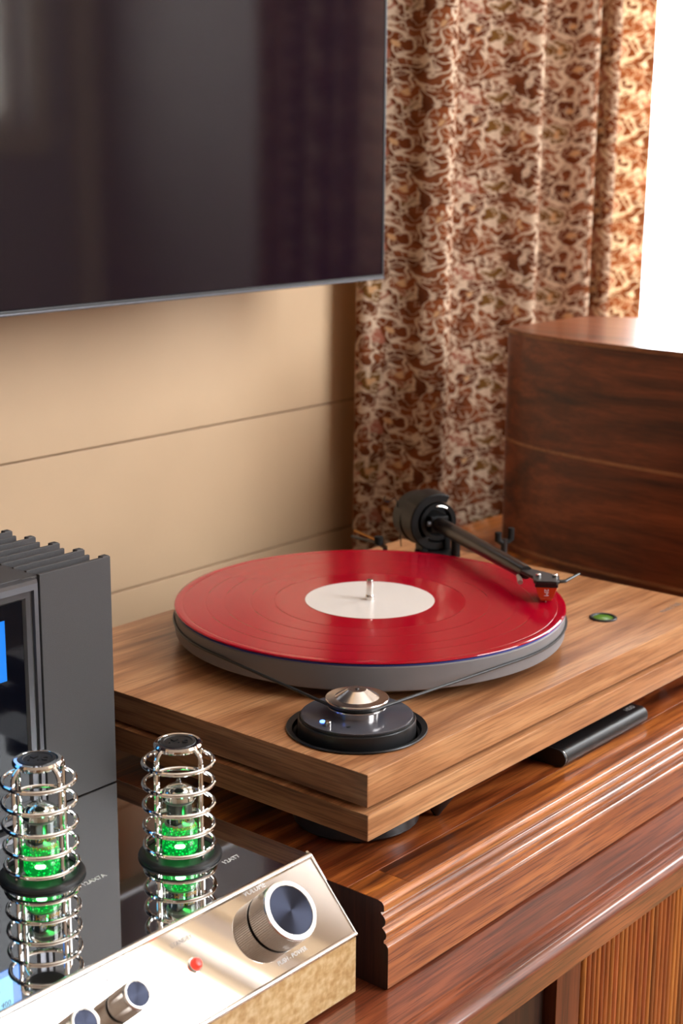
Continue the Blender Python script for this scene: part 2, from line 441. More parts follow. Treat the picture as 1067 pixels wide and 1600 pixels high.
def text(name, body, size, mat, parent, M4, thick=.00008, align='CENTER', space=1.):
    cu = bpy.data.curves.new(name, 'FONT'); cu.body = body; cu.size = size
    cu.align_x = align; cu.align_y = 'CENTER'; cu.extrude = thick; cu.space_character = space; cu.resolution_u = 3
    tmp = bpy.data.objects.new('tmp', cu)
    me = bpy.data.meshes.new_from_object(tmp)
    bpy.data.objects.remove(tmp); bpy.data.curves.remove(cu)
    me.transform(M4); me.transform(Matrix.Translation(-root_org(parent)))
    me.name = name; me.materials.clear(); me.materials.append(M[mat])
    o = bpy.data.objects.new(name, me); C.objects.link(o); o.parent = parent
    return o

def frame(o, x, y, z):
    x, y, z = Vector(x), Vector(y), Vector(z)
    return Matrix(((x.x, y.x, z.x, o[0]), (x.y, y.y, z.y, o[1]), (x.z, y.z, z.z, o[2]), (0, 0, 0, 1)))

def struct(mb, name, mat, org=None):
    o = mb.build(name, mat, None, org); o['kind'] = 'structure'; return o

# ------------------------------------------------------------------ the room
T = .12
fl = struct(MB().box(XL-T, XR+T, YF-T, YB+T, ZF-.1, ZF), 'floor', 'oak_floor', (0, 0, ZF))
struct(MB().box(XL-T, XR+T, YF-T, YB+T, ZC, ZC+.1), 'ceiling', 'ceiling', (0, 0, ZC))
struct(MB().box(XL-T, XL, YF-T, YB+T, ZF, ZC), 'wall_left', 'brown_wall', (XL, 0, ZF))
wr = MB()
wr.box(XR, XR+T, YF-T, W3[0], ZF, ZC).box(XR, XR+T, W3[1], YB+T, ZF, ZC).box(XR, XR+T, W3[0], W3[1], ZF, W3[2]).box(XR, XR+T, W3[0], W3[1], W3[3], ZC)
struct(wr, 'wall_right', 'brown_wall', (XR, 0, ZF))
def wall_open(name, y0, y1, W, mat):
    m = MB()
    m.box(XL, W[0], y0, y1, ZF, ZC).box(W[1], XR, y0, y1, ZF, ZC).box(W[0], W[1], y0, y1, ZF, W[2]).box(W[0], W[1], y0, y1, W[3], ZC)
    return struct(m, name, mat, (0, (y0+y1)/2, ZF))
wf = wall_open('wall_front', YF-T, YF, W2, 'brown_wall')
wb = wall_open('wall_back', YB+.012, YB+T, W1, 'paint_tan')
# shiplap boards of the back wall
pitch = .1537; g0 = .0485
k = math.floor((ZF-g0)/pitch)
while g0 + k*pitch < ZC:
    z0 = max(ZF, g0 + k*pitch) + .0007; z1 = min(ZC, g0 + (k+1)*pitch) - .0007
    k += 1
    if z1 - z0 < .01: continue
    cut = z1 > W1[2]-.07 and z0 < W1[3]+.07
    for (xa, xb) in ([(XL, W1[0]-.06), (W1[1]+.06, XR)] if cut else [(XL, XR)]):
        MB().box(xa+.001, xb-.001, YB, YB+.0115, z0, z1, .0012, 2).build('board', 'paint_tan', wb)
def window(name, W, y, d, mat):
    w = thing(name, ((W[0]+W[1])/2, y, W[2]), kind='structure')
    f = MB(); t = .045
    f.box(W[0], W[0]+t, y-.03, y+.03, W[2], W[3], .003).box(W[1]-t, W[1], y-.03, y+.03, W[2], W[3], .003)
    f.box(W[0]+t, W[1]-t, y-.03, y+.03, W[2], W[2]+t, .003).box(W[0]+t, W[1]-t, y-.03, y+.03, W[3]-t, W[3], .003)
    f.build('window_frame', mat, w)
    MB().box(W[0]+t, W[1]-t, y-.003, y+.003, W[2]+t, W[3]-t).build('pane', 'window_glass', w)
    c = MB(); e = .058; ya, yb = sorted((d, d + (.018 if d < -1 else -.018)))
    c.box(W[0]-e, W[0], ya, yb, W[2]-e, W[3]+e, .003).box(W[1], W[1]+e, ya, yb, W[2]-e, W[3]+e, .003)
    c.box(W[0], W[1], ya, yb, W[3], W[3]+e, .003).box(W[0], W[1], ya, yb, W[2]-e, W[2], .003)
    c.build('window_casing', mat, w)
    return w
window('window_1', W1, YB+.075, YB+.012, 'paint_cream')
window('added_window_2', W2, YF-.075, YF, 'paint_cream')
w3 = thing('added_window_3', (XR+.075, (W3[0]+W3[1])/2, W3[2]), kind='structure')
xm, t = XR+.075, .045
f = MB().box(xm-.03, xm+.03, W3[0], W3[0]+t, W3[2], W3[3], .003).box(xm-.03, xm+.03, W3[1]-t, W3[1], W3[2], W3[3], .003)
f.box(xm-.03, xm+.03, W3[0]+t, W3[1]-t, W3[2], W3[2]+t, .003).box(xm-.03, xm+.03, W3[0]+t, W3[1]-t, W3[3]-t, W3[3], .003)
f.build('window_frame', 'paint_cream', w3)
MB().box(xm-.003, xm+.003, W3[0]+t, W3[1]-t, W3[2]+t, W3[3]-t).build('pane', 'window_glass', w3)
e = .058
c = MB().box(XR-.018, XR, W3[0]-e, W3[0], W3[2]-e, W3[3]+e, .003).box(XR-.018, XR, W3[1], W3[1]+e, W3[2]-e, W3[3]+e, .003)
c.box(XR-.018, XR, W3[0], W3[1], W3[3], W3[3]+e, .003).box(XR-.018, XR, W3[0], W3[1], W3[2]-e, W3[2], .003)
c.build('window_casing', 'paint_cream', w3)
struct(MB().box(XR-.09, XR, YF, YF+.02, ZF+.12, ZC, .003), 'trim_1', 'paint_cream', (XR-.045, YF, ZF))
struct(MB().box(XL, XR, YF, YF+.016, ZF, ZF+.12, .003), 'baseboard_front', 'paint_cream', (0, YF, ZF))

rug = MB().box(-.9, 1.85, -1.85, -.62, ZF, ZF+.012, .004).build('area_rug', 'rug', None, (.85, -1.4, ZF))
tag(rug, 'straw coloured woven rug on the wooden floor before the sideboard', 'rug')

# ------------------------------------------------------------------ sideboard
LZ = -.150            # lower ledge top
TZ = -.093            # raised top
sb = thing('sideboard', (0.2, 0., ZF), 'reddish varnished hardwood sideboard with rounded ledge and fluted doors', 'sideboard')
SX0, SX1 = -.78, 1.25
SY1 = .300
def rounded_prof(pts): return pts
# moulded front strip of the raised top (yz profile)
def arc(cy, cz, r, a0, a1, n=8): return [(cy + r*math.cos(math.radians(a0+(a1-a0)*i/n)), cz + r*math.sin(math.radians(a0+(a1-a0)*i/n))) for i in range(n+1)]
TX0 = -.2370
rt = thing('raised_board', (.5, 0., LZ), 'thick glued hardwood board with moulded front edge carrying the turntable', 'worktop')
prof = [(-.150, TZ), (-.2005, TZ)] + arc(-.2005, TZ-.0035, .0035, 90, 180, 5)[1:] + [(-.2040, TZ-.0062), (-.2015, TZ-.0070)]
prof += arc(-.2010, TZ-.0125, .0042, 110, 230, 8)
prof += [(-.2028, TZ-.0170)]
prof += arc(-.2020, TZ-.0213, .0040, 110, 235, 8)
prof += [(-.2040, TZ-.0262)] + arc(-.2040, TZ-.0300, .0036, 90, 180, 6)
prof += [(-.2076, LZ+.0016), (-.2062, LZ+.0003), (-.150, LZ+.0003)]
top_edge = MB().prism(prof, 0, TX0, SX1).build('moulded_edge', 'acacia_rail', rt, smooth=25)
top_edge.data.materials.append(M['acacia_dark'])  # end faces take a darker wood to carry the amplifier's shade
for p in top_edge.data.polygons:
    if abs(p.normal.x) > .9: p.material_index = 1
MB().box(TX0+.002, SX1, -.150, SY1, LZ, TZ-.004).build('board_core', 'acacia_dark', rt)
# staves of the raised top, glued up along x
rows = [(-.1500, -.1180), (-.1180, -.078), (-.078, -.032), (-.032, .014), (.014, .062), (.062, .108), (.108, .152), (.152, .205), (.205, SY1)]
rows = [(-.1998, -.1755), (-.1755, -.1502)] + rows
for i, (ya, yb) in enumerate(rows):
    x = TX0
    first = [.030, .262, .41, .2, .36, .15, .5, .3, .22, .4, .3][i]
    L = first
    while x < SX1 - .001:
        x1 = min(SX1, x + L)
        if SX1 - x1 < .12: x1 = SX1
        MB().box(x+.0001, x1-.0001, ya+.00006, yb-.00006, TZ-(.0038 if i > 1 else .0006), TZ+(0.0004 if i <= 1 else 0), .0001, 1).build('plank', 'acacia', rt)
        x = x1; L = random.uniform(.28, .62)
# lower ledge board with rounded front edge
prof = [(SY1, LZ), (-.2495, LZ)] + arc(-.2515, LZ-.0065, .0065, 90, 190, 8) + [(-.2588, LZ-.0205), (-.2560, LZ-.0215), (SY1, LZ-.0215)]
MB().prism(prof, 0, SX0, SX1).build('ledge_board', 'ledge', sb, smooth=30)
# carcass
CB = ZF + .07
MB().box(SX0+.02, SX1-.02, -.215, SY1, CB, LZ-.0215).build('carcass', 'acacia_dark', sb)
for xx in (SX0+.05, SX1-.10):
    for yy in (-.19, .16):
        MB().box(xx, xx+.05, yy, yy+.05, ZF, CB, .003).build('leg', 'acacia_dark', sb)
DZ = LZ - .0217
MB().box(-.0985, -.0685, -.241, -.215, CB, DZ, .001).build('stile', 'stile', sb)
MB().box(SX0+.02, SX0+.06, -.241, -.215, CB, DZ, .001).build('stile', 'stile', sb)
pn = MB().box(SX0+.062, -.100, -.232, -.216, CB, DZ, .001).build('door_panel', 'acacia_dark', sb)
dr = MB().box(-.0675, .56, -.238, -.216, CB, DZ).build('fluted_door', 'slat', sb)
sw = .0062; x = -.0670
base_slat = None
while x < .555:
    if base_slat is None:
        pts = [(x, -.238)] + [(x + sw*.5*(1-math.cos(PI*i/6)), -.238 - .0042*math.sin(PI*i/6)) for i in range(1, 6)] + [(x+sw*.985, -.238)]
        base_slat = MB().prism(pts, 2, CB+.001, DZ-.0005).build('slat', 'slat', dr, smooth=60); bx = x
    else:
        c = base_slat.copy(); C.objects.link(c); c.parent = dr; c.location.x += x - bx
    x += sw
d2 = MB().box(.565, 1.18, -.238, -.216, CB, DZ, .001).build('door_panel', 'slat', sb)

# ------------------------------------------------------------------ television
TV = thing('television', (-.35, .305, .2056), 'large flat black television hung on the tan boarded wall above the amplifier', 'television')
tx0, tx1, tz0, tz1, ty = -1.05, .3775, .2054, .99, .2900
MB().box(tx0, tx1, ty+.0015, ty+.026, tz0+.002, tz1, .002).build('back_shell', 'black_satin', TV)
MB().box(tx0+.003, tx1-.003, ty, ty+.002, tz0+.0045, tz1-.003).build('screen', 'screen', TV)
bz = MB()
bz.box(tx0, tx1, ty-.001, ty+.004, tz0, tz0+.0042, .0008).box(tx0, tx0+.003, ty-.001, ty+.004, tz0+.0042, tz1, .0008)
bz.box(tx1-.003, tx1, ty-.001, ty+.004, tz0+.0042, tz1, .0008)
bz.build('bezel', 'black_satin', TV)
MB().box(tx0, tx1, ty-.0014, ty+.003, tz0-.0004, tz0+.0018, .0006).build('bottom_strip', 'frame_grey', TV)
MB().box(-.55, -.20, ty+.026, YB-.0005, .40, .70, .004).build('wall_bracket', 'black_matte', TV)

# ------------------------------------------------------------------ curtains
def catmull(P, n):
    out = []
    for i in range(len(P)-1):
        p0 = P[max(i-1, 0)]; p1 = P[i]; p2 = P[i+1]; p3 = P[min(i+2, len(P)-1)]
        for k in range(n):
            t = k/n
            out.append(tuple(.5*(2*b + (c-a)*t + (2*a-5*b+4*c-d)*t*t + (3*b-a-3*c+d)*t**3) for a, b, c, d in zip(p0, p1, p2, p3)))
    out.append(P[-1]); return out
def curtain(name, plan, z0, z1, mat, org, sway=.004):
    pts = catmull(plan, 8); nz = 60
    s = [0]
    for a, b in zip(pts, pts[1:]): s.append(s[-1] + math.hypot(b[0]-a[0], b[1]-a[1]))
    V = []; UV = []; Fc = []
    for j in range(nz+1):
        z = z0 + (z1-z0)*j/nz
        for i, (x, y) in enumerate(pts):
            w = sway*math.sin(z*5.2 + s[i]*9) ; f = 1.32 + .05*math.sin(z*3.1+1.2)
            V.append((x + w*.35 + (.011*(z-.3)), .37 + (y-.37)*f + w*.35 if org[1] > 0 else y + w*.3)); V[-1] = (V[-1][0], V[-1][1], z)
            UV.append((s[i]*.86, z))
    n = len(pts)
    for j in range(nz):
        for i in range(n-1): Fc.append((j*n+i, j*n+i+1, (j+1)*n+i+1, (j+1)*n+i))
    me = bpy.data.meshes.new(name)
    me.from_pydata([tuple(Vector(v)-Vector(org)) for v in V], [], Fc)
    uvl = me.uv_layers.new(name='UVMap')
    for lp in me.loops: uvl.data[lp.index].uv = UV[lp.vertex_index]
    for p in me.polygons: p.use_smooth = True
    me.materials.append(M[mat])
    o = bpy.data.objects.new(name, me); C.objects.link(o); o.location = (org[0], org[1], org[2]+Z0)
    return o
plan = [(0.376, 0.318), (0.378, 0.309), (0.394, 0.300), (0.405, 0.286), (0.408, 0.268), (0.425, 0.256), (0.460, 0.272), (0.515, 0.310), (0.548, 0.326), (0.574, 0.314), (0.594, 0.298), (0.603, 0.280),
        (0.616, 0.268), (0.650, 0.288), (0.705, 0.326), (0.735, 0.331), (0.7465, 0.310), (0.750, 0.290), (0.760, 0.280), (0.792, 0.297), (0.818, 0.322), (0.826, 0.312), (0.812, 0.292), (0.820, 0.284),
        (0.848, 0.303), (0.885, 0.333), (0.908, 0.326), (0.923, 0.311), (0.942, 0.300)]
plan = [(-.8972 + (x+.8972)*(y+.07+.7214)/(y+.7214), y+.07) for x, y in plan]     # stands 7 cm further back
cu = curtain('curtain', plan, ZF+.01, 1.36, 'curtain', (.75, .37, ZF+.01))
tag(cu, 'floor length rust and cream floral curtain hanging in folds behind the turntable', 'curtain')
rod = thing('curtain_rod', (.9, .37, 1.39), 'dark metal curtain rod above the floral curtain by the bright window', 'curtain rod')
MB().tube([(.38, .37, 1.372), (1.93, .37, 1.372)], .011, 14).build('rod', 'black_satin', rod)
for xx in (.40, 1.9):
    MB().box(xx-.008, xx+.008, .37, YB-.0005, 1.364, 1.380, .002).build('bracket', 'black_satin', rod)
# curtain on the opposite wall, seen as a reflection in the screen
xc = XR - .085
plan2 = [(xc + (.03 if i % 2 else -.03) + .008*math.sin(i*2.3), -1.30 + i*.040) for i in range(10)]
cu2 = curtain('curtain', plan2, ZF+.01, 2.10, 'curtain', (xc, -1.12, ZF+.01), .006)
tag(cu2, 'floral curtain on the side wall, mirrored as dark folds in the television screen', 'curtain')
rod2 = thing('curtain_rod', (xc, -.6, 2.12), 'dark metal curtain rod fixed to the side wall above the added tall window', 'curtain rod')
MB().tube([(xc, -1.62, 2.112), (xc, .05, 2.112)], .011, 14).build('rod', 'black_satin', rod2)
for yy in (-1.60, .03):
    MB().box(xc, XR-.0005, yy-.008, yy+.008, 2.104, 2.120, .002).build('bracket', 'black_satin', rod2)

# ------------------------------------------------------------------ speaker with bowed sides
SP = thing('speaker', (.577, .05, TZ), 'dark walnut loudspeaker with bowed sides and thin inlay bands behind the turntable', 'speaker')
hw = [(.216, .074), (.212, .0795), (.195, .090), (.179, .0985), (.149, .109), (.110, .118), (.072, .1232), (.02, .1275), (-.03, .130), (-.08, .1305), (-.125, .129)]
hw = [(y, w) for y, w in hw]
def spk_ring(grow=0.): return [(.577 - w - grow, y) for y, w in hw] + [(.577 + w + grow, y) for y, w in hw[::-1]]
ring = catmull([(.577-w, y) for y, w in hw], 3)
outline = ring + [(2*.577-x, y) for x, y in ring[::-1]]
MB().prism(outline, 2, TZ+.0005, .1452, 0).build('cabinet_body', 'speaker_wood', SP, smooth=30)
def grown(g): return [(x - g if x < .577 else x + g, y) for x, y in outline]
MB().prism(grown(.0010), 2, .1452, .1492).build('edge_band', 'inlay', SP, smooth=30)
MB().prism(grown(.0006), 2, .1492, .1500, .0003, 1).build('top_panel', 'speaker_top', SP, smooth=30)
for zz in (.0300, -.0850):
    MB().prism(grown(.0006), 2, zz-.0016, zz+.0016).build('inlay_band', 'inlay', SP, smooth=30)
bf = MB().prism([(.577-.126, -.125), (.577+.126, -.125), (.577+.118, -.135), (.577-.118, -.135)], 2, TZ+.004, .148, .001).build('baffle', 'black_satin', SP)
Mf = frame((.577, -.135, .015), (1, 0, 0), (0, 0, 1), (0, -1, 0))
MB().lathe([(0, .001), (.02, .004), (.06, -.0), (.072, .003), (.080, .003), (.082, 0)], n=48, M4=Mf).build('woofer', 'black_matte', SP)
Mf = frame((.577, -.135, .115), (1, 0, 0), (0, 0, 1), (0, -1, 0))
MB().lathe([(0, .005), (.008, .004), (.013, .001), (.022, .002), (.024, 0)], n=40, M4=Mf).build('tweeter', 'black_gloss', SP)

# ------------------------------------------------------------------ turntable
TT = thing('turntable', (0, 0, TZ), 'walnut belt drive turntable with two stacked plinth slabs, grey platter and black tonearm', 'turntable')
PX0, PX1, PY0, PY1 = -.2128, .2570, -.1709, .1660
PT = -.0294
MX, MY = -.1570, -.1165
def slab_with_hole(x0, x1, y0, y1, z0, z1, hx, hy, hr, bev=.0008):
    m = MB(); b = bmesh.new(); N = 64
    out = []
    # ring of outline points matched to hole points by angle
    hole_t = []; hole_b = []; o_t = []; o_b = []
    angs = sorted([2*PI*i/N for i in range(N)] + [math.atan2(cy-hy, cx-hx) % (2*PI) for cx in (x0, x1) for cy in (y0, y1)])
    for a in angs:
        c, s = math.cos(a), math.sin(a)
        ts = []
        if c > 1e-9: ts.append((x1-hx)/c)
        if c < -1e-9: ts.append((x0-hx)/c)
        if s > 1e-9: ts.append((y1-hy)/s)
        if s < -1e-9: ts.append((y0-hy)/s)
        t = min(ts)
        for lst, z, r in ((hole_t, z1, hr), (hole_b, z0, hr), (o_t, z1, t), (o_b, z0, t)):
            lst.append(b.verts.new((hx + c*r, hy + s*r, z)))
    n = len(angs)
    for i in range(n):
        j = (i+1) % n
        b.faces.new((o_t[i], o_t[j], hole_t[j], hole_t[i])); b.faces.new((o_b[j], o_b[i], hole_b[i], hole_b[j]))
        b.faces.new((o_b[i], o_b[j], o_t[j], o_t[i])); b.faces.new((hole_t[i], hole_t[j], hole_b[j], hole_b[i]))
    bmesh.ops.recalc_face_normals(b, faces=b.faces[:])
    eps = 1e-6
    def sharp(e):
        v0, v1 = e.verts
        if len(e.link_faces) != 2: return False
        on = lambda v: (abs(v.co.x-x0) < eps or abs(v.co.x-x1) < eps or abs(v.co.y-y0) < eps or abs(v.co.y-y1) < eps)
        return on(v0) and on(v1) and e.calc_face_angle() > .5
    bmesh.ops.bevel(b, geom=[e for e in b.edges if sharp(e)], offset=bev, segments=2, profile=.5, affect='EDGES')
    return m._merge(b)
up_ = slab_with_hole(PX0, PX1, PY0, PY1, -.0512, PT, MX, MY, .0440).build('upper_plinth', 'walnut', TT, smooth=30).data
lo_ = slab_with_hole(PX0-.0032, PX1+.0032, PY0-.0032, PY1+.0032, -.0714, -.0539, MX, MY, .0440).build('lower_plinth', 'walnut', TT, smooth=30).data
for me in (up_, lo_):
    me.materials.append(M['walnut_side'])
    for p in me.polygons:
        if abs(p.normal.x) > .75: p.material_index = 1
for (ix, iy) in ((-.08, -.09), (.19, -.12), (.19, .12), (-.16, .12)):
    MB().lathe([(0, -.0539), (.012, -.0539), (.012, -.0512), (0, -.0512)], ix, iy, 24).build('isolator', 'black_matte', TT)
for (ix, iy) in ((-.1185, -.1545), (.215, -.135), (.215, .13), (-.17, .13)):
    MB().lathe([(0, TZ), (.0016, TZ), (.0125, -.0770), (.0140, -.0755), (.0140, -.0714), (0, -.0714)], ix, iy, 32).build('cone_foot', 'black_satin', TT)
# motor well, housing, plate, pulley
MB().lathe([(.0400, PT-.006), (.0400, PT-.0030), (.0452, PT+.0002), (.0466, PT+.0010), (.0462, PT+.0018), (.0425, PT+.0006), (.0415, PT-.002), (.0415, PT-.006), (.0400, PT-.006)], MX, MY, 80).build('motor_well_ring', 'black_satin', TT)
mo = MB().lathe([(0, -.0910), (.0405, -.0910), (.0420, -.0895), (.0420, -.0735), (.0400, -.0715), (.0388, -.0690), (.0388, -.0222), (.0382, -.0212), (.0372, -.0212), (.0372, -.0200), (0, -.0200)], MX, MY, 80).build('motor_housing', 'black_satin', TT)
for a in (100, 220, 340):
    MB().lathe([(0, TZ), (.005, TZ), (.0055, -.0915), (.0045, -.0908), (0, -.0908)], MX+.033*math.cos(math.radians(a)), MY+.033*math.sin(math.radians(a)), 20).build('rubber_foot', 'rubber', mo)
MB().lathe([(0, -.0200), (.0368, -.0200), (.0368, -.0194), (.0362, -.0190), (0, -.0190)], MX, MY, 80).build('motor_plate', 'motor_top', mo)
# camera-facing frame on the plate: toward the camera is (-.77,-.64)
def mp(fwd, side): return (MX - .77*fwd + .64*side, MY - .64*fwd - .77*side)
x, y = mp(.0162, -.0222)
MB().lathe([(0, -.0190), (.0018, -.0190), (.0018, -.0184), (.0011, -.0180), (0, -.0180)], x, y, 16).build('power_light', 'led_blue', mo)
x, y = mp(.0232, -.0185)
MB().lathe([(0, -.0190), (.0023, -.0190), (.0023, -.0160), (.0020, -.0156), (0, -.0156)], x, y, 20).build('speed_button', 'aluminium', mo)
x, y = mp(.0250, -.0055)
MB().lathe([(0, -.0190), (.0014, -.0190), (.0012, -.0187), (0, -.0187)], x, y, 16).build('sensor_hole', 'black_matte', mo)
pu = MB().lathe([(0, -.0192), (.0145, -.0192), (.0145, -.0142), (.0192, -.0140), (.0199, -.0134), (.0199, -.0124), (.0180, -.0119), (.0178, -.0109), (.0180, -.0099), (.0204, -.0095), (.0209, -.0087), (.0209, -.0082), (.0205, -.0077), (.0146, -.0074), (.0068, -.0026), (.0062, -.0023), (0, -.0023)], MX, MY, 96).build('pulley', 'aluminium', TT, smooth=20)
MB().lathe([(0, -.0023), (.0013, -.0023), (.0009, -.0018), (0, -.0018)], MX, MY, 12).build('shaft_tip', 'black_satin', pu)
# platter, mat, spindle, belt
MB().lathe([(0, -.0225), (.1455, -.0225), (.1496, -.0205), (.1500, -.0195), (.1500, -.0038), (.1492, -.0029), (0, -.0029)], 0, 0, 160).build('platter', 'platter', TT, smooth=30)
MB().lathe([(0, PT), (.05, PT), (.05, -.0226), (0, -.0226)], 0, 0, 48).build('sub_bearing', 'black_matte', TT)
MB().lathe([(0, -.0029), (.1492, -.0029), (.1497, -.0023), (.1492, -.0018), (0, -.0018)], 0, 0, 160).build('felt_mat', 'mat_blue', TT, smooth=30)
MB().lathe([(0, -.0018), (.0033, -.0018), (.0035, -.0), (.0036, .0022), (.0031, .0038), (.0028, .0042), (.0028, .0148), (.0024, .0160), (0, .0162)], 0, 0, 32).build('spindle', 'brushed', TT, smooth=30)
BZ = -.0109; R1, R2 = .1507, .0184
d = math.hypot(MX, MY); th = math.atan2(MY, MX); be = math.acos((R1-R2)/d)
path = []
n1 = 150
for i in range(n1+1):      # the long way round the platter
    a = th + be + (2*PI - 2*be)*i/n1
    path.append((R1*math.cos(a), R1*math.sin(a), BZ))
p0 = path[-1]
for i in range(25):        # round the pulley
    a = th - be + 2*be*i/24
    path.append((MX + R2*math.cos(a), MY + R2*math.sin(a), BZ))
MB().tube(path, .0011, 8, closed=True).build('drive_belt', 'rubber', TT)
# spirit level let into the plinth
lv = MB().lathe([(0, PT-.001), (.0112, PT-.001), (.0112, PT+.0010), (.0104, PT+.0016), (.0088, PT+.0014), (.0084, PT+.0004), (0, PT+.0004)], .1598, -.1138, 48).build('spirit_level', 'black_satin', TT)
MB().lathe([(0, PT+.0004), (.0082, PT+.0004), (.0070, PT+.0011), (0, PT+.0014)], .1598, -.1138, 40).build('level_vial', 'vial', lv)
text('lettering', 'music hall', .0085, 'print_silver', TT, frame((.222, -.1405, PT+.0002), (1, 0, 0), (0, 1, 0), (0, 0, 1)))

# tonearm
AP = Vector((.1884, .0775, .0140)); av = Vector((-.49245, -.87034, 0)).normalized(); bv = Vector((.87034, -.49245, 0)).normalized(); zv = Vector((0, 0, 1))
def A(u, v, w): return AP + av*u + bv*v + zv*w
def fr(u, v, w): return frame(A(u, v, w), bv, zv, -av)     # local z points backwards along the arm
AR = MB().lathe([(0, PT), (.0240, PT), (.0240, PT+.003), (.0220, PT+.004), (.0180, PT+.0045), (.0180, -.0120), (.0155, -.0110), (0, -.0110)], AP.x, AP.y, 48).build('tonearm', 'arm_black', TT)
tag(AR, 'black tonearm with horseshoe bearing yoke and orange cartridge')
# horseshoe yoke, open on the right
yk = MB(); yk.lathe([(.0190, -.005), (.0248, -.005), (.0258, -.004), (.0258, .019), (.0250, .020), (.0190, .020), (.0190, -.005)], n=48, M4=fr(0, 0, .001), a0=math.radians(64), a1=math.radians(285))
yk.build('yoke', 'arm_black', AR)
MB().lathe([(0, .018), (.0225, .018), (.0235, .019), (.0235, .036), (.0205, .040), (0, .040)], n=48, M4=fr(0, -.003, -.001)).build('counterweight', 'arm_black', AR)
ir = MB(); ir.lathe([(.0130, -.003), (.0172, -.003), (.0172, .010), (.0130, .010), (.0130, -.003)], n=40, M4=fr(0, .002, .001))
ir.build('gimbal_ring', 'arm_black', AR)
MB().lathe([(.0132, -.0031), (.0140, -.0036), (.0148, -.0031)], n=14, M4=fr(0, .002, .001), a0=math.radians(55), a1=math.radians(100)).build('ring_highlight', 'brushed', AR)  # silver highlight on the black ring, modelled as a bright arc
MB().box(-.0085, .0085, -.0075, .0075, -.010, .020, .0014, 2, fr(0, 0, 0)).build('bearing_block', 'arm_black', AR)
MB().tube([A(.008, -.0085, .001), A(.008, -.0112, .001)], .0024, 12).build('bearing_screw', 'frame_grey', AR)
for sgn in (-1, 1):
    MB().box(.011*sgn-.003, .011*sgn+.003, -.0270, -.012, -.004, .012, .001, 2, fr(0, 0, 0)).build('support_post', 'arm_black', AR)
MB().tube([A(.014, .014, -.030), A(.014, .014, -.013)], .0042, 14).build('lift_cylinder', 'arm_black', AR)
MB().tube([A(.004, 0, 0), A(.02, 0, 0), A(.172, -.0015, .0012), A(.180, -.0016, .0013)], [.0068, .0068, .0060, .0054], 20).build('arm_tube', 'carbon', AR)
MB().tube([A(.176, -.0060, -.0020), A(.1840, -.0085, -.0050)], .0021, 10).build('lead_sleeve', 'white_plastic', AR)
# headshell, turned by the offset angle of the arm
ha = (av*.89 - bv*.46).normalized(); hb = (av*.46 + bv*.89).normalized()
HO = A(.2033, .0040, 0)
def Hd(f, c, z): return Vector((HO.x, HO.y, 0)) + ha*f + hb*c + zv*z
HM = Matrix.Translation(Vector((0, 0, 0))) @ frame(Vector((HO.x, HO.y, 0)), hb, ha, zv)
hs = [(-.0125, -.0230), (.0098, -.0045), (.0098, .0110), (.0075, .0138), (-.0075, .0138), (-.0098, .0110), (-.0105, .0000), (-.0205, -.0170)]
shell = MB().prism(hs, 2, .0150, .0178, .0004, 1, HM).build('headshell', 'black_satin', AR)
for cc in (-.0064, .0064):
    MB().lathe([(0, .0178), (.0019, .0178), (.0021, .0182), (.0021, .0196), (.0014, .0202), (0, .0202)], n=16, M4=frame(Hd(0, cc, 0), hb, ha, zv)).build('cartridge_screw', 'chrome', shell)
MB().tube([Hd(.0085, .0090, .0165), Hd(.0065, .0140, .0163), Hd(.0015, .0195, .0182), Hd(-.0045, .0250, .0198)], [.0015, .0014, .0012, .0010], 10).build('finger_lift', 'black_gloss', shell)
# cartridge: wedge body tapering down to the stylus carrier
def cart(f0, f1, c, z_top, z_bot, k):
    b = bmesh.new(); vs_ = []
    for (w, g0_, g1_, cc) in ((z_top, f0, f1, c), (z_bot, f0 + (f1-f0)*k[0], f0 + (f1-f0)*k[1], c*k[2])):
        for (g_, s_) in ((g0_, -1), (g1_, -1), (g1_, 1), (g0_, 1)):
            vs_.append(b.verts.new(Hd(g_, s_*cc, w)))
    b.faces.new(vs_[:4]); b.faces.new(vs_[4:][::-1])
    for i in range(4): b.faces.new((vs_[i], vs_[(i+1) % 4], vs_[4+(i+1) % 4], vs_[4+i]))
    bmesh.ops.recalc_face_normals(b, faces=b.faces[:])
    bmesh.ops.bevel(b, geom=b.edges[:], offset=.0004, segments=1, affect='EDGES')
    m = MB(); m._merge(b); return m
cart(-.0140, .0128, .0088, .0150, .0125, (0, 1, 1)).build('cartridge_mount', 'black_satin', shell)
cart(-.0130, .0126, .0082, .0125, .0040, (.15, .99, .68)).build('cartridge_body', 'cartridge', shell)
cart(-.0040, .0124, .0052, .0040, .0016, (.3, .97, .8)).build('stylus_guard', 'cartridge', shell)
MB().tube([Hd(.0105, 0, .0016), Hd(.0112, 0, .0002)], [.0005, .0002], 6).build('stylus', 'aluminium', shell)
text('lettering', '2M', .0046, 'print_white', shell, frame(Hd(.0127, 0, .0085), -zv, hb, ha))
# arm rest on the plinth
rp = Vector((.2120, .0190, 0))
rest = MB().tube([(rp.x, rp.y, PT), (rp.x, rp.y, .004)], .0030, 14).build('arm_rest', 'black_satin', TT)
for off, h in ((-.0060, .0105), (.0064, .0135)):
    MB().tube([rp + bv*off*.35 + zv*.001, rp + bv*off + zv*.0035, rp + bv*off*1.02 + zv*h], [.0028, .0030, .0030], 10).build('prong', 'black_matte', rest)
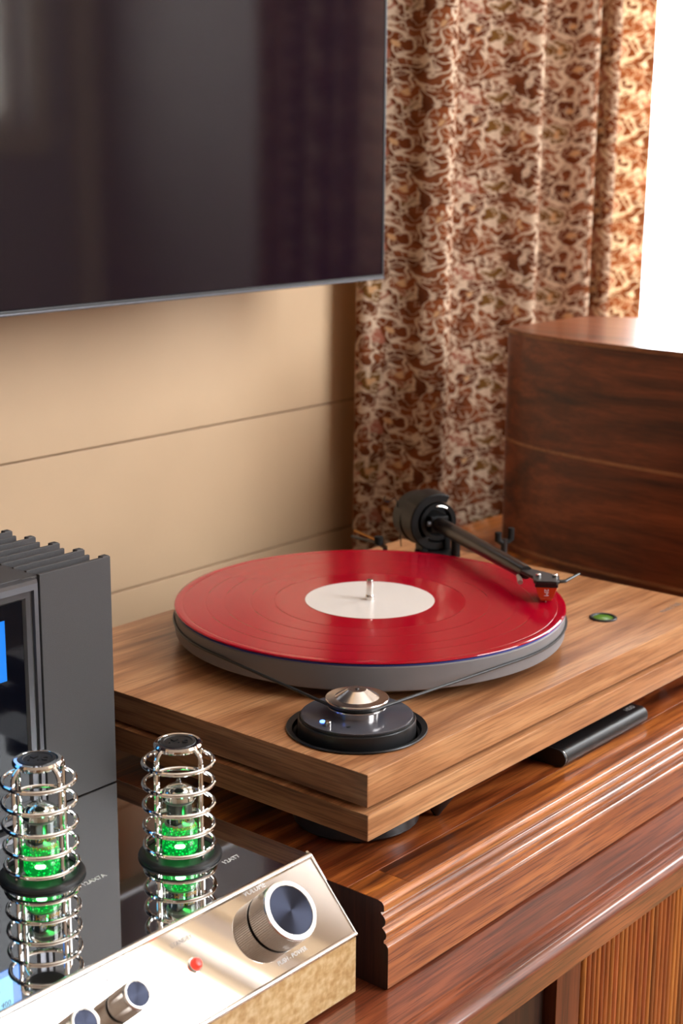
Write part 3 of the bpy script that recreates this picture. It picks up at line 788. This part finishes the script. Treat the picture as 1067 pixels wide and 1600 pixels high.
# anti-skate outrigger, thread and loop
an = MB().tube([(.168, .118, PT), (.168, .118, -.012), (.152, .113, -.0045)], .0022, 10).build('antiskate_stub', 'black_satin', TT)
MB().tube([(.1465, .1085, -.0032), (.1465, .1085, .0036)], .0040, 14).build('antiskate_knob', 'black_matte', an)
MB().tube([(.1490, .1120, -.001), (.1560, .1440, .0015)], .0013, 10).build('antiskate_rod', 'brass', an)
MB().tube([(.148, .110, -.003), (.160, .150, -.006)], .0016, 8).build('antiskate_arm', 'black_satin', an)
loop = [A(.0, -.022, .002) + zv*0]
cw = A(-.030, -.0235, 0)
MB().tube([cw + zv*.0, cw + bv*.001 - zv*.008, cw + bv*.0025 - zv*.018, cw + bv*.0035 - zv*.028], .00045, 6).build('thread', 'black_matte', an)
lp = [cw + bv*(-.0105 + .0035*math.cos(t_)) + zv*(.0175 + .0030*math.sin(t_*1.0)) for t_ in [2.2+.42*i for i in range(9)]] + [cw + bv*-.003 + zv*.018, cw + bv*-.0008 + zv*.012, cw]
MB().tube(lp, .00045, 6).build('thread_hook', 'black_matte', an)

# ------------------------------------------------------------------ record
RC = thing('vinyl_record', (0, 0, -.0018), 'translucent red vinyl record with blank white label on the platter', 'record')
pr = [(.0036, -.0016), (.1485, -.0016), (.1500, -.0012), (.1505, -.0007), (.1502, -.0001), (.1490, .0001), (.1460, .0001), (.1446, .0000)]
for q in (.1440, .1266, .1124, .0924, .0738):
    pr += [(q+.0005, 0.), (q, -.00008), (q-.0005, 0.)]
pr += [(.0036, .0)]
MB().lathe(pr, 0, 0, 200).build('vinyl_disc', 'vinyl', RC, smooth=4)
MB().lathe([(.0037, .00005), (.0500, .00005), (.0500, .00022), (.0037, .00022)], 0, 0, 120).build('label', 'label', RC)

# ------------------------------------------------------------------ amplifier
AX1 = -.2528; AX0 = -.6980; AC = (AX0+AX1)/2
CT = -.0700; AB = -.1470
AM = thing('amplifier', (AC, 0, LZ), 'mirror polished valve amplifier with caged green tubes, finned black heat sinks and knobs', 'amplifier')
MB().prism([(-.1940, AB), (-.1940, -.1095), (-.1575, -.0708), (.205, CT), (.205, AB)], 0, AX0+.0006, AX1-.0006, .0006, 2).build('chassis', 'steel_mirror', AM)
for xx in (AX0+.05, AX1-.05):
    for yy in (-.14, .15):
        MB().lathe([(0, LZ), (.018, LZ), (.019, AB-.0004), (.016, AB), (0, AB)], xx, yy, 32).build('foot', 'rubber', AM)
# sloped mirror panel and lower strip with a straw reflection painted on, each a plate with bevelled bright edges
s_v = Vector((0, .0366, .0392)).normalized(); n_v = Vector((0, -.0392, .0366)).normalized()
def PP(x, s, off=0.): return Vector((x, -.196, -.1092)) + s_v*s + n_v*off
SM = frame(PP(0, 0), (1, 0, 0), s_v, n_v)
MB().box(AX0, AX1, 0.0006, .0536, -.0024, 0, .0008, 3, SM).build('sloped_panel', 'steel_mirror', AM)
MB().box(AX0, AX1, -.1960, -.1938, AB-.0004, -.1094, .0007, 3).build('lower_panel', 'straw', AM)
MB().tube([(AX0, -.1952, -.1098), (AX1, -.1952, -.1098)], .0018, 14).build('lower_edge_trim', 'edge_chrome', AM)
MB().tube([PP(AX0, .0527, -.0008), PP(AX1, .0527, -.0008)], .0021, 14).build('upper_edge_trim', 'edge_chrome', AM)
MB().tube([PP(AX1-.0006, 0, -.0004), PP(AX1-.0006, .0530, -.0004)], .0012, 10).build('side_edge_trim', 'edge_chrome', AM)
MB().box(AX0, AX1, -.1594, .2050, CT-.0012, CT, .0006, 2).build('top_plate', 'steel_mirror', AM)
MB().prism([(-.1560, -.0692), (-.1600, -.0706), (-.1720, -.0838), (-.1700, -.0858), (-.1575, -.0722)], 0, AX1-.0004, AX1+.0016, .0003, 1).build('side_tab', 'edge_chrome', AM)

def knob(name, x, s, r, h, cap_r, ridges):
    Mk = frame(PP(x, s), (1, 0, 0), s_v, n_v)
    # own origin on the knob axis, so the brushed cap is centred
    k = bpy.data.objects.new(name, None); C.objects.link(k); k.parent = AM
    body = MB(); N = ridges*2
    def ringz(rr, z): return [(rr*math.cos(2*PI*i/N), rr*math.sin(2*PI*i/N), z) for i in range(N)]
    b = bmesh.new()
    rs = []
    for z, flute in ((.0012, 0), (.0020, 1), (h-.0018, 1), (h-.0012, 0)):
        rs.append([b.verts.new(((r - (.00034 if (flute and i % 2) else 0))*math.cos(2*PI*i/N), (r - (.00034 if (flute and i % 2) else 0))*math.sin(2*PI*i/N), z)) for i in range(N)])
    for p, q in zip(rs, rs[1:]):
        for i in range(N): b.faces.new((p[i], p[(i+1) % N], q[(i+1) % N], q[i]))
    b.faces.new(rs[0][::-1])
    bmesh.ops.transform(b, matrix=Mk, verts=b.verts[:])
    body._merge(b).build('knurled_skirt', 'brushed', k, smooth=20)
    MB().lathe([(r, h-.0012), (r-.0003, h-.0003), (r-.0010, h), (cap_r+.0004, h), (cap_r, h-.0008), (0, h-.0008)], n=96, M4=Mk).build('bright_rim', 'brushed', k, smooth=30)
    MB().lathe([(0, .0), (r*.86, .0), (r*.86, .0013), (0, .0013)], n=64, M4=Mk).build('collar', 'black_satin', k)
    o = MB().lathe([(cap_r, h-.0007), (cap_r, h-.0004), (0, h-.0004)], n=96).build('cap', 'cap', None, (0, 0, 0))
    o.parent = k; o.matrix_basis = Matrix.Translation(-root_org(AM)) @ Mk
    return k
knob('volume_knob', -.3030, .0285, .0178, .0178, .0143, 90)
knob('input_knob', 2*AC+.3030, .0285, .0178, .0178, .0143, 90)
for i in range(5):
    knob('tone_knob', -.4200 - .0345*i, .0285, .0082, .0185, .0063, 48)
    MB().box(-.4200-.0345*i-.0016, -.4200-.0345*i+.0016, .0430, .0442, 0, .0001, 0, 1, SM).build('tone_mark', 'print_grey', AM)
text('lettering', 'VOLUME', .0046, 'print_white', AM, frame(PP(-.3040, .0500, .0001), (1, 0, 0), s_v, n_v))
text('lettering', 'PUSH - POWER', .0036, 'print_white', AM, frame(PP(-.3040, .0072, .0001), (1, 0, 0), s_v, n_v))
text('lettering', 'STANDBY', .0036, 'print_grey', AM, frame(PP(-.3666, .0434, .0001), (1, 0, 0), s_v, n_v))
Mk = frame(PP(-.3662, .0290), (1, 0, 0), s_v, n_v)
lamp = MB().lathe([(.0030, .0), (.0042, .0), (.0042, .0007), (.0034, .0010), (.0030, .0006), (.0030, 0)], n=32, M4=Mk).build('standby_lamp', 'chrome', AM)
MB().lathe([(0, .0), (.0030, .0), (.0030, .0028), (.0020, .0040), (0, .0045)], n=24, M4=Mk).build('red_lens', 'led_red', lamp)

# heat sinks
FY0 = .0081
def heat_sink(name, xin, xout):
    h = thing(name, (0, 0, 0)); h.location = (0, 0, 0); h.parent = AM
    sg = 1 if xout > xin else -1
    for i in range(16):
        y = FY0 + i*.01235
        lng = i % 2 == 0
        xo = xout if lng else xout - sg*.0065
        m = MB(); a, b = sorted((xin, xo))
        m.box(a, b, y, y+(.0022 if i else .0030), CT+.0006, .0850, .0003, 1)
        if lng:
            a, b = sorted((xo - sg*.0060, xo))
            m.box(a+.0001, b-.0001, y+.0006, y+.0056, CT+.0007, .0855, .0005, 1)
        m.build('fin', 'black_powder', h)
    a, b = sorted((xin - sg*.012, xin + sg*.002))
    MB().box(a, b, FY0+.002, FY0+.195, CT+.0006, .0840, .0004, 1).build('fin_root', 'black_powder', h)
    return h
heat_sink('heat_sink', -.3135, -.2557)
heat_sink('heat_sink', 2*AC+.3135, 2*AC+.2557)
MB().box(2*AC+.3155, -.3155, FY0+.004, FY0+.195, CT+.0006, .0842, .001, 2).build('meter_housing', 'black_powder', AM)
# meter panel: bevelled frame, black glass, two lit meters
mx0, mx1, mz0, mz1 = 2*AC+.3182, -.3182, CT+.0010, .0838
fp = MB(); fw = .0112
def ring_frame(m, x0, x1, z0, z1, w, prof):
    """prof: (inset, y) list from outside to inside"""
    b = bmesh.new(); loops = []
    for ins, y in prof:
        loops.append([b.verts.new(p) for p in ((x0+ins, y, z0+ins), (x1-ins, y, z0+ins), (x1-ins, y, z1-ins), (x0+ins, y, z1-ins))])
    for p, q in zip(loops, loops[1:]):
        for i in range(4): b.faces.new((p[i], p[(i+1) % 4], q[(i+1) % 4], q[i]))
    bmesh.ops.recalc_face_normals(b, faces=b.faces[:])
    return m._merge(b)
ring_frame(fp, mx0, mx1, mz0, mz1, fw, [(0, .0118), (0, .0050), (.0016, .0022), (.0052, .0014), (.0056, .0032), (.0098, .0040), (.0112, .0058), (.0112, .0118)])
fpo = fp.build('panel_frame', 'frame_grey', AM, smooth=20)
MB().box(mx0+.011, mx1-.011, .0060, .0115, mz0+.011, mz1-.011).build('panel_glass', 'panel_glass', AM)
for (xa, xb) in ((-.4480, -.3432), (2*AC+.3432, 2*AC+.4480)):
    mt = MB().box(xa, xb, .0056, .0061, .0247, .0628).build('power_meter', 'meter_blue', AM)
    MB().box(xa+.0066, xb-.0066, .0054, .00575, .0290, .0590).build('meter_face', 'meter_face', mt)
    XM = lambda x, z: frame((x, .00535, z), (1, 0, 0), (0, 0, 1), (0, -1, 0))
    text('lettering', '400', .0052, 'print_black', mt, XM(xb-.0125, .0475))
    sc_ = MB(); cx = (xa+xb)/2
    for i in range(13):
        a = math.radians(55 + 70*i/12)
        c_, s_ = math.cos(a), math.sin(a)
        Mt = frame((cx - .062*c_, .0053, -.0130 + .062*s_), (s_, 0, c_), (-c_, 0, s_), (0, -1, 0))
        sc_.box(-.0003, .0003, -.002 if i % 3 else -.0035, 0, -.0001, .0001, 0, 1, Mt)
    sc_.build('meter_scale', 'print_black', mt, smooth=0)
    MB().tube([(cx+.001, .0052, .030), (cx+.018, .0052, .053)], .0003, 6).build('meter_needle', 'print_black', mt)

# caged valves
def post_angles(): return [math.radians(226 + d_) for d_ in (-44, 44, 136, 224)]
def caged_tube(cx, cy, word):
    g = bpy.data.objects.new('tube_cage', None); C.objects.link(g); g.parent = AM
    MB().lathe([(.0205, CT), (.0246, CT), (.0250, CT+.0008), (.0246, CT+.0019), (.0236, CT+.0026), (.0216, CT+.0029), (.0205, CT+.0025), (.0205, CT)], cx, cy, 72).build('rubber_ring', 'rubber', g)
    MB().lathe([(0, CT), (.0204, CT), (.0204, CT+.0020), (0, CT+.0020)], cx, cy, 48).build('socket', 'socket', g)
    zr = [-.0622, -.0500, -.0368, -.0236, -.0104]
    for z in zr:
        MB().torus(.0207, .00135, (cx, cy, z), 64, 10).build('cage_ring', 'chrome', g)
    for a in post_angles():
        c_, s_ = math.cos(a), math.sin(a)
        pts = [(.0186, CT+.003), (.0186, -.030), (.0186, -.0085), (.0183, -.0055), (.0172, -.0030), (.0152, -.0010), (.0136, -.0004)]
        MB().tube([(cx + r*c_, cy + r*s_, z) for r, z in pts], .00145, 10).build('cage_post', 'chrome', g)
    cap = MB().lathe([(.0112, -.0016), (.0134, -.0016), (.0144, -.0004), (.0144, .0008), (.0134, .0020), (.0116, .0022), (.0112, .0012), (.0112, -.0016)], cx, cy, 64).build('cap_rim', 'chrome', g)
    MB().lathe([(0, -.0016), (.0112, -.0016), (.0112, .0010), (.0104, .0022), (.0086, .0024), (.0082, .0020), (0, .0022)], cx, cy, 48).build('cage_cap', 'black_satin', g)
    tv = frame((cx, cy, .0023), (.707, -.707, 0), (.707, .707, 0), (0, 0, 1))
    text('cap_emblem', 'Mc', .0100, 'black_satin', g, tv, .0003)
    tb = bpy.data.objects.new('vacuum_tube', None); C.objects.link(tb); tb.parent = AM
    r = .0110
    prof_ = [(.0100, -.0665), (r, -.0650), (r, -.0330), (.0107, -.0305), (.0095, -.0282), (.0070, -.0263), (.0035, -.0252), (.0018, -.0240), (.0014, -.0222), (.0008, -.0210), (0, -.0206)]
    MB().lathe(prof_, cx, cy, 56).build('glass_envelope', 'tube_glass', tb, smooth=60)
    MB().lathe([(.0106, -.0328), (.0103, -.0306), (.0091, -.0285), (.0067, -.0267), (.0034, -.0256), (0, -.0252)], cx, cy, 48).build('getter_flash', 'chrome', tb, smooth=60)
    MB().lathe([(0, -.0668), (.0098, -.0668), (.0105, -.0655), (.0105, -.0515), (.0088, -.0500), (0, -.0495)], cx, cy, 48).build('lit_base', 'green', tb)
    tw = Vector((-.69, -.72, 0)); sd = Vector((.72, -.69, 0))
    MB().lathe([(0, -.0003), (.0026, 0), (.0014, .0005), (0, .0007)], n=14, M4=frame(Vector((cx, cy, -.0600)) + tw*.0103, sd*1.25, zv*.7, tw)).build('lamp_glint', 'green_core', tb)
    pl_ = MB()
    for o_ in (-.0040, .0040):
        pl_.box(cx+o_-.0031, cx+o_+.0031, cy-.0042, cy+.0042, -.0490, -.0360, .0012, 2)
    pl_.build('anode_plates', 'plate_grey', tb)
    for z in (-.0492, -.0352):
        MB().lathe([(0, z), (.0090, z), (.0090, z+.0004), (0, z+.0004)], cx, cy, 32).build('mica_disc', 'print_grey', tb)
    # printed name wrapped on the glass, facing the room
    def wrap(s, zc, size):
        cu = bpy.data.curves.new('w', 'FONT'); cu.body = s; cu.size = size; cu.align_x = 'CENTER'; cu.align_y = 'CENTER'; cu.resolution_u = 3
        tmp = bpy.data.objects.new('tmp', cu); me = bpy.data.meshes.new_from_object(tmp); bpy.data.objects.remove(tmp); bpy.data.curves.remove(cu)
        a0 = math.radians(246)
        for v in me.vertices:
            a = a0 + v.co.x/r
            v.co = Vector((cx + (r+.00012)*math.cos(a), cy + (r+.00012)*math.sin(a), zc + v.co.y)) - root_org(AM)
        me.materials.clear(); me.materials.append(M['gold_print'])
        o = bpy.data.objects.new('lettering', me); C.objects.link(o); o.parent = tb
    wrap('McIntosh', -.0485, .0042); wrap(word, -.0435, .0036)
    return g
TR, TL = (-.3040, -.1014), (-.3745, -.0600)
for (x, y), w in ((TR, '12AT7'), (TL, '12AX7A'), ((2*AC-TL[0], TL[1]), '12AX7A'), ((2*AC-TR[0], TR[1]), '12AT7')):
    caged_tube(x, y, w)
    pl = bpy.data.lights.new('valve_glow', 'POINT'); pl.energy = .07; pl.color = (.05, 1, .15); pl.shadow_soft_size = .004
    po = bpy.data.objects.new('valve_glow', pl); C.objects.link(po); po.parent = AM; po.location = Vector((x, y, -.0440)) - root_org(AM)
for (x, y), w in ((TR, '12AT7'), (TL, '12AX7A')):
    text('lettering', w, .0050, 'print_white', AM, frame((x+.0150, y-.0275, CT+.0001), (1, 0, 0), (0, 1, 0), (0, 0, 1)))

# ------------------------------------------------------------------ small things on the sideboard
rm = thing('remote_control', (.06, -.16, TZ), 'slim black rounded remote lying under the turntable front edge', 'remote control')
rx0, rx1 = .0035, .1235
pf = [(-.1310, TZ+.0004), (-.1722, TZ+.0004)] + arc(-.1722, TZ+.0070, .0066, 270, 90, 12)[1:] + [(-.1310, TZ+.0136)]
MB().prism(pf, 0, rx0+.0030, rx1-.0015, 0).build('remote_body', 'remote_black', rm, smooth=30)
pe = [(y, z) for y, z in pf]
MB().prism(pe, 0, rx0, rx0+.0022, .0006, 2).build('end_cap', 'black_satin', rm, smooth=30)
MB().prism([(y if y > -.14 else y+.0003, TZ+.007+(z-TZ-.007)*.97) for y, z in pf], 0, rx0+.0022, rx0+.0030).build('end_ring', 'brushed', rm, smooth=30)
MB().prism([(y if y > -.14 else y+.0006, TZ+.007+(z-TZ-.007)*.95) for y, z in pf], 0, rx1-.0015, rx1, .0004, 1).build('end_plate', 'frame_grey', rm, smooth=30)
text('logo', 'HDD', .0058, 'print_grey', rm, frame((rx1-.0120, -.1685, TZ+.0137), (1, 0, 0), (0, 1, 0), (0, 0, 1)), .0001)

cb = MB().tube(catmull([(-.232, .020, TZ+.0022), (-.226, .045, TZ+.0021), (-.222, .080, TZ+.0021), (-.224, .130, TZ+.0021), (-.2285, .19, TZ+.0022), (-.229, .228, TZ+.0022)], 6), .0020, 10).build('cable', 'black_gloss', None, (-.225, .10, TZ))
tag(cb, 'thin glossy black cable lying between the amplifier and the turntable', 'cable')
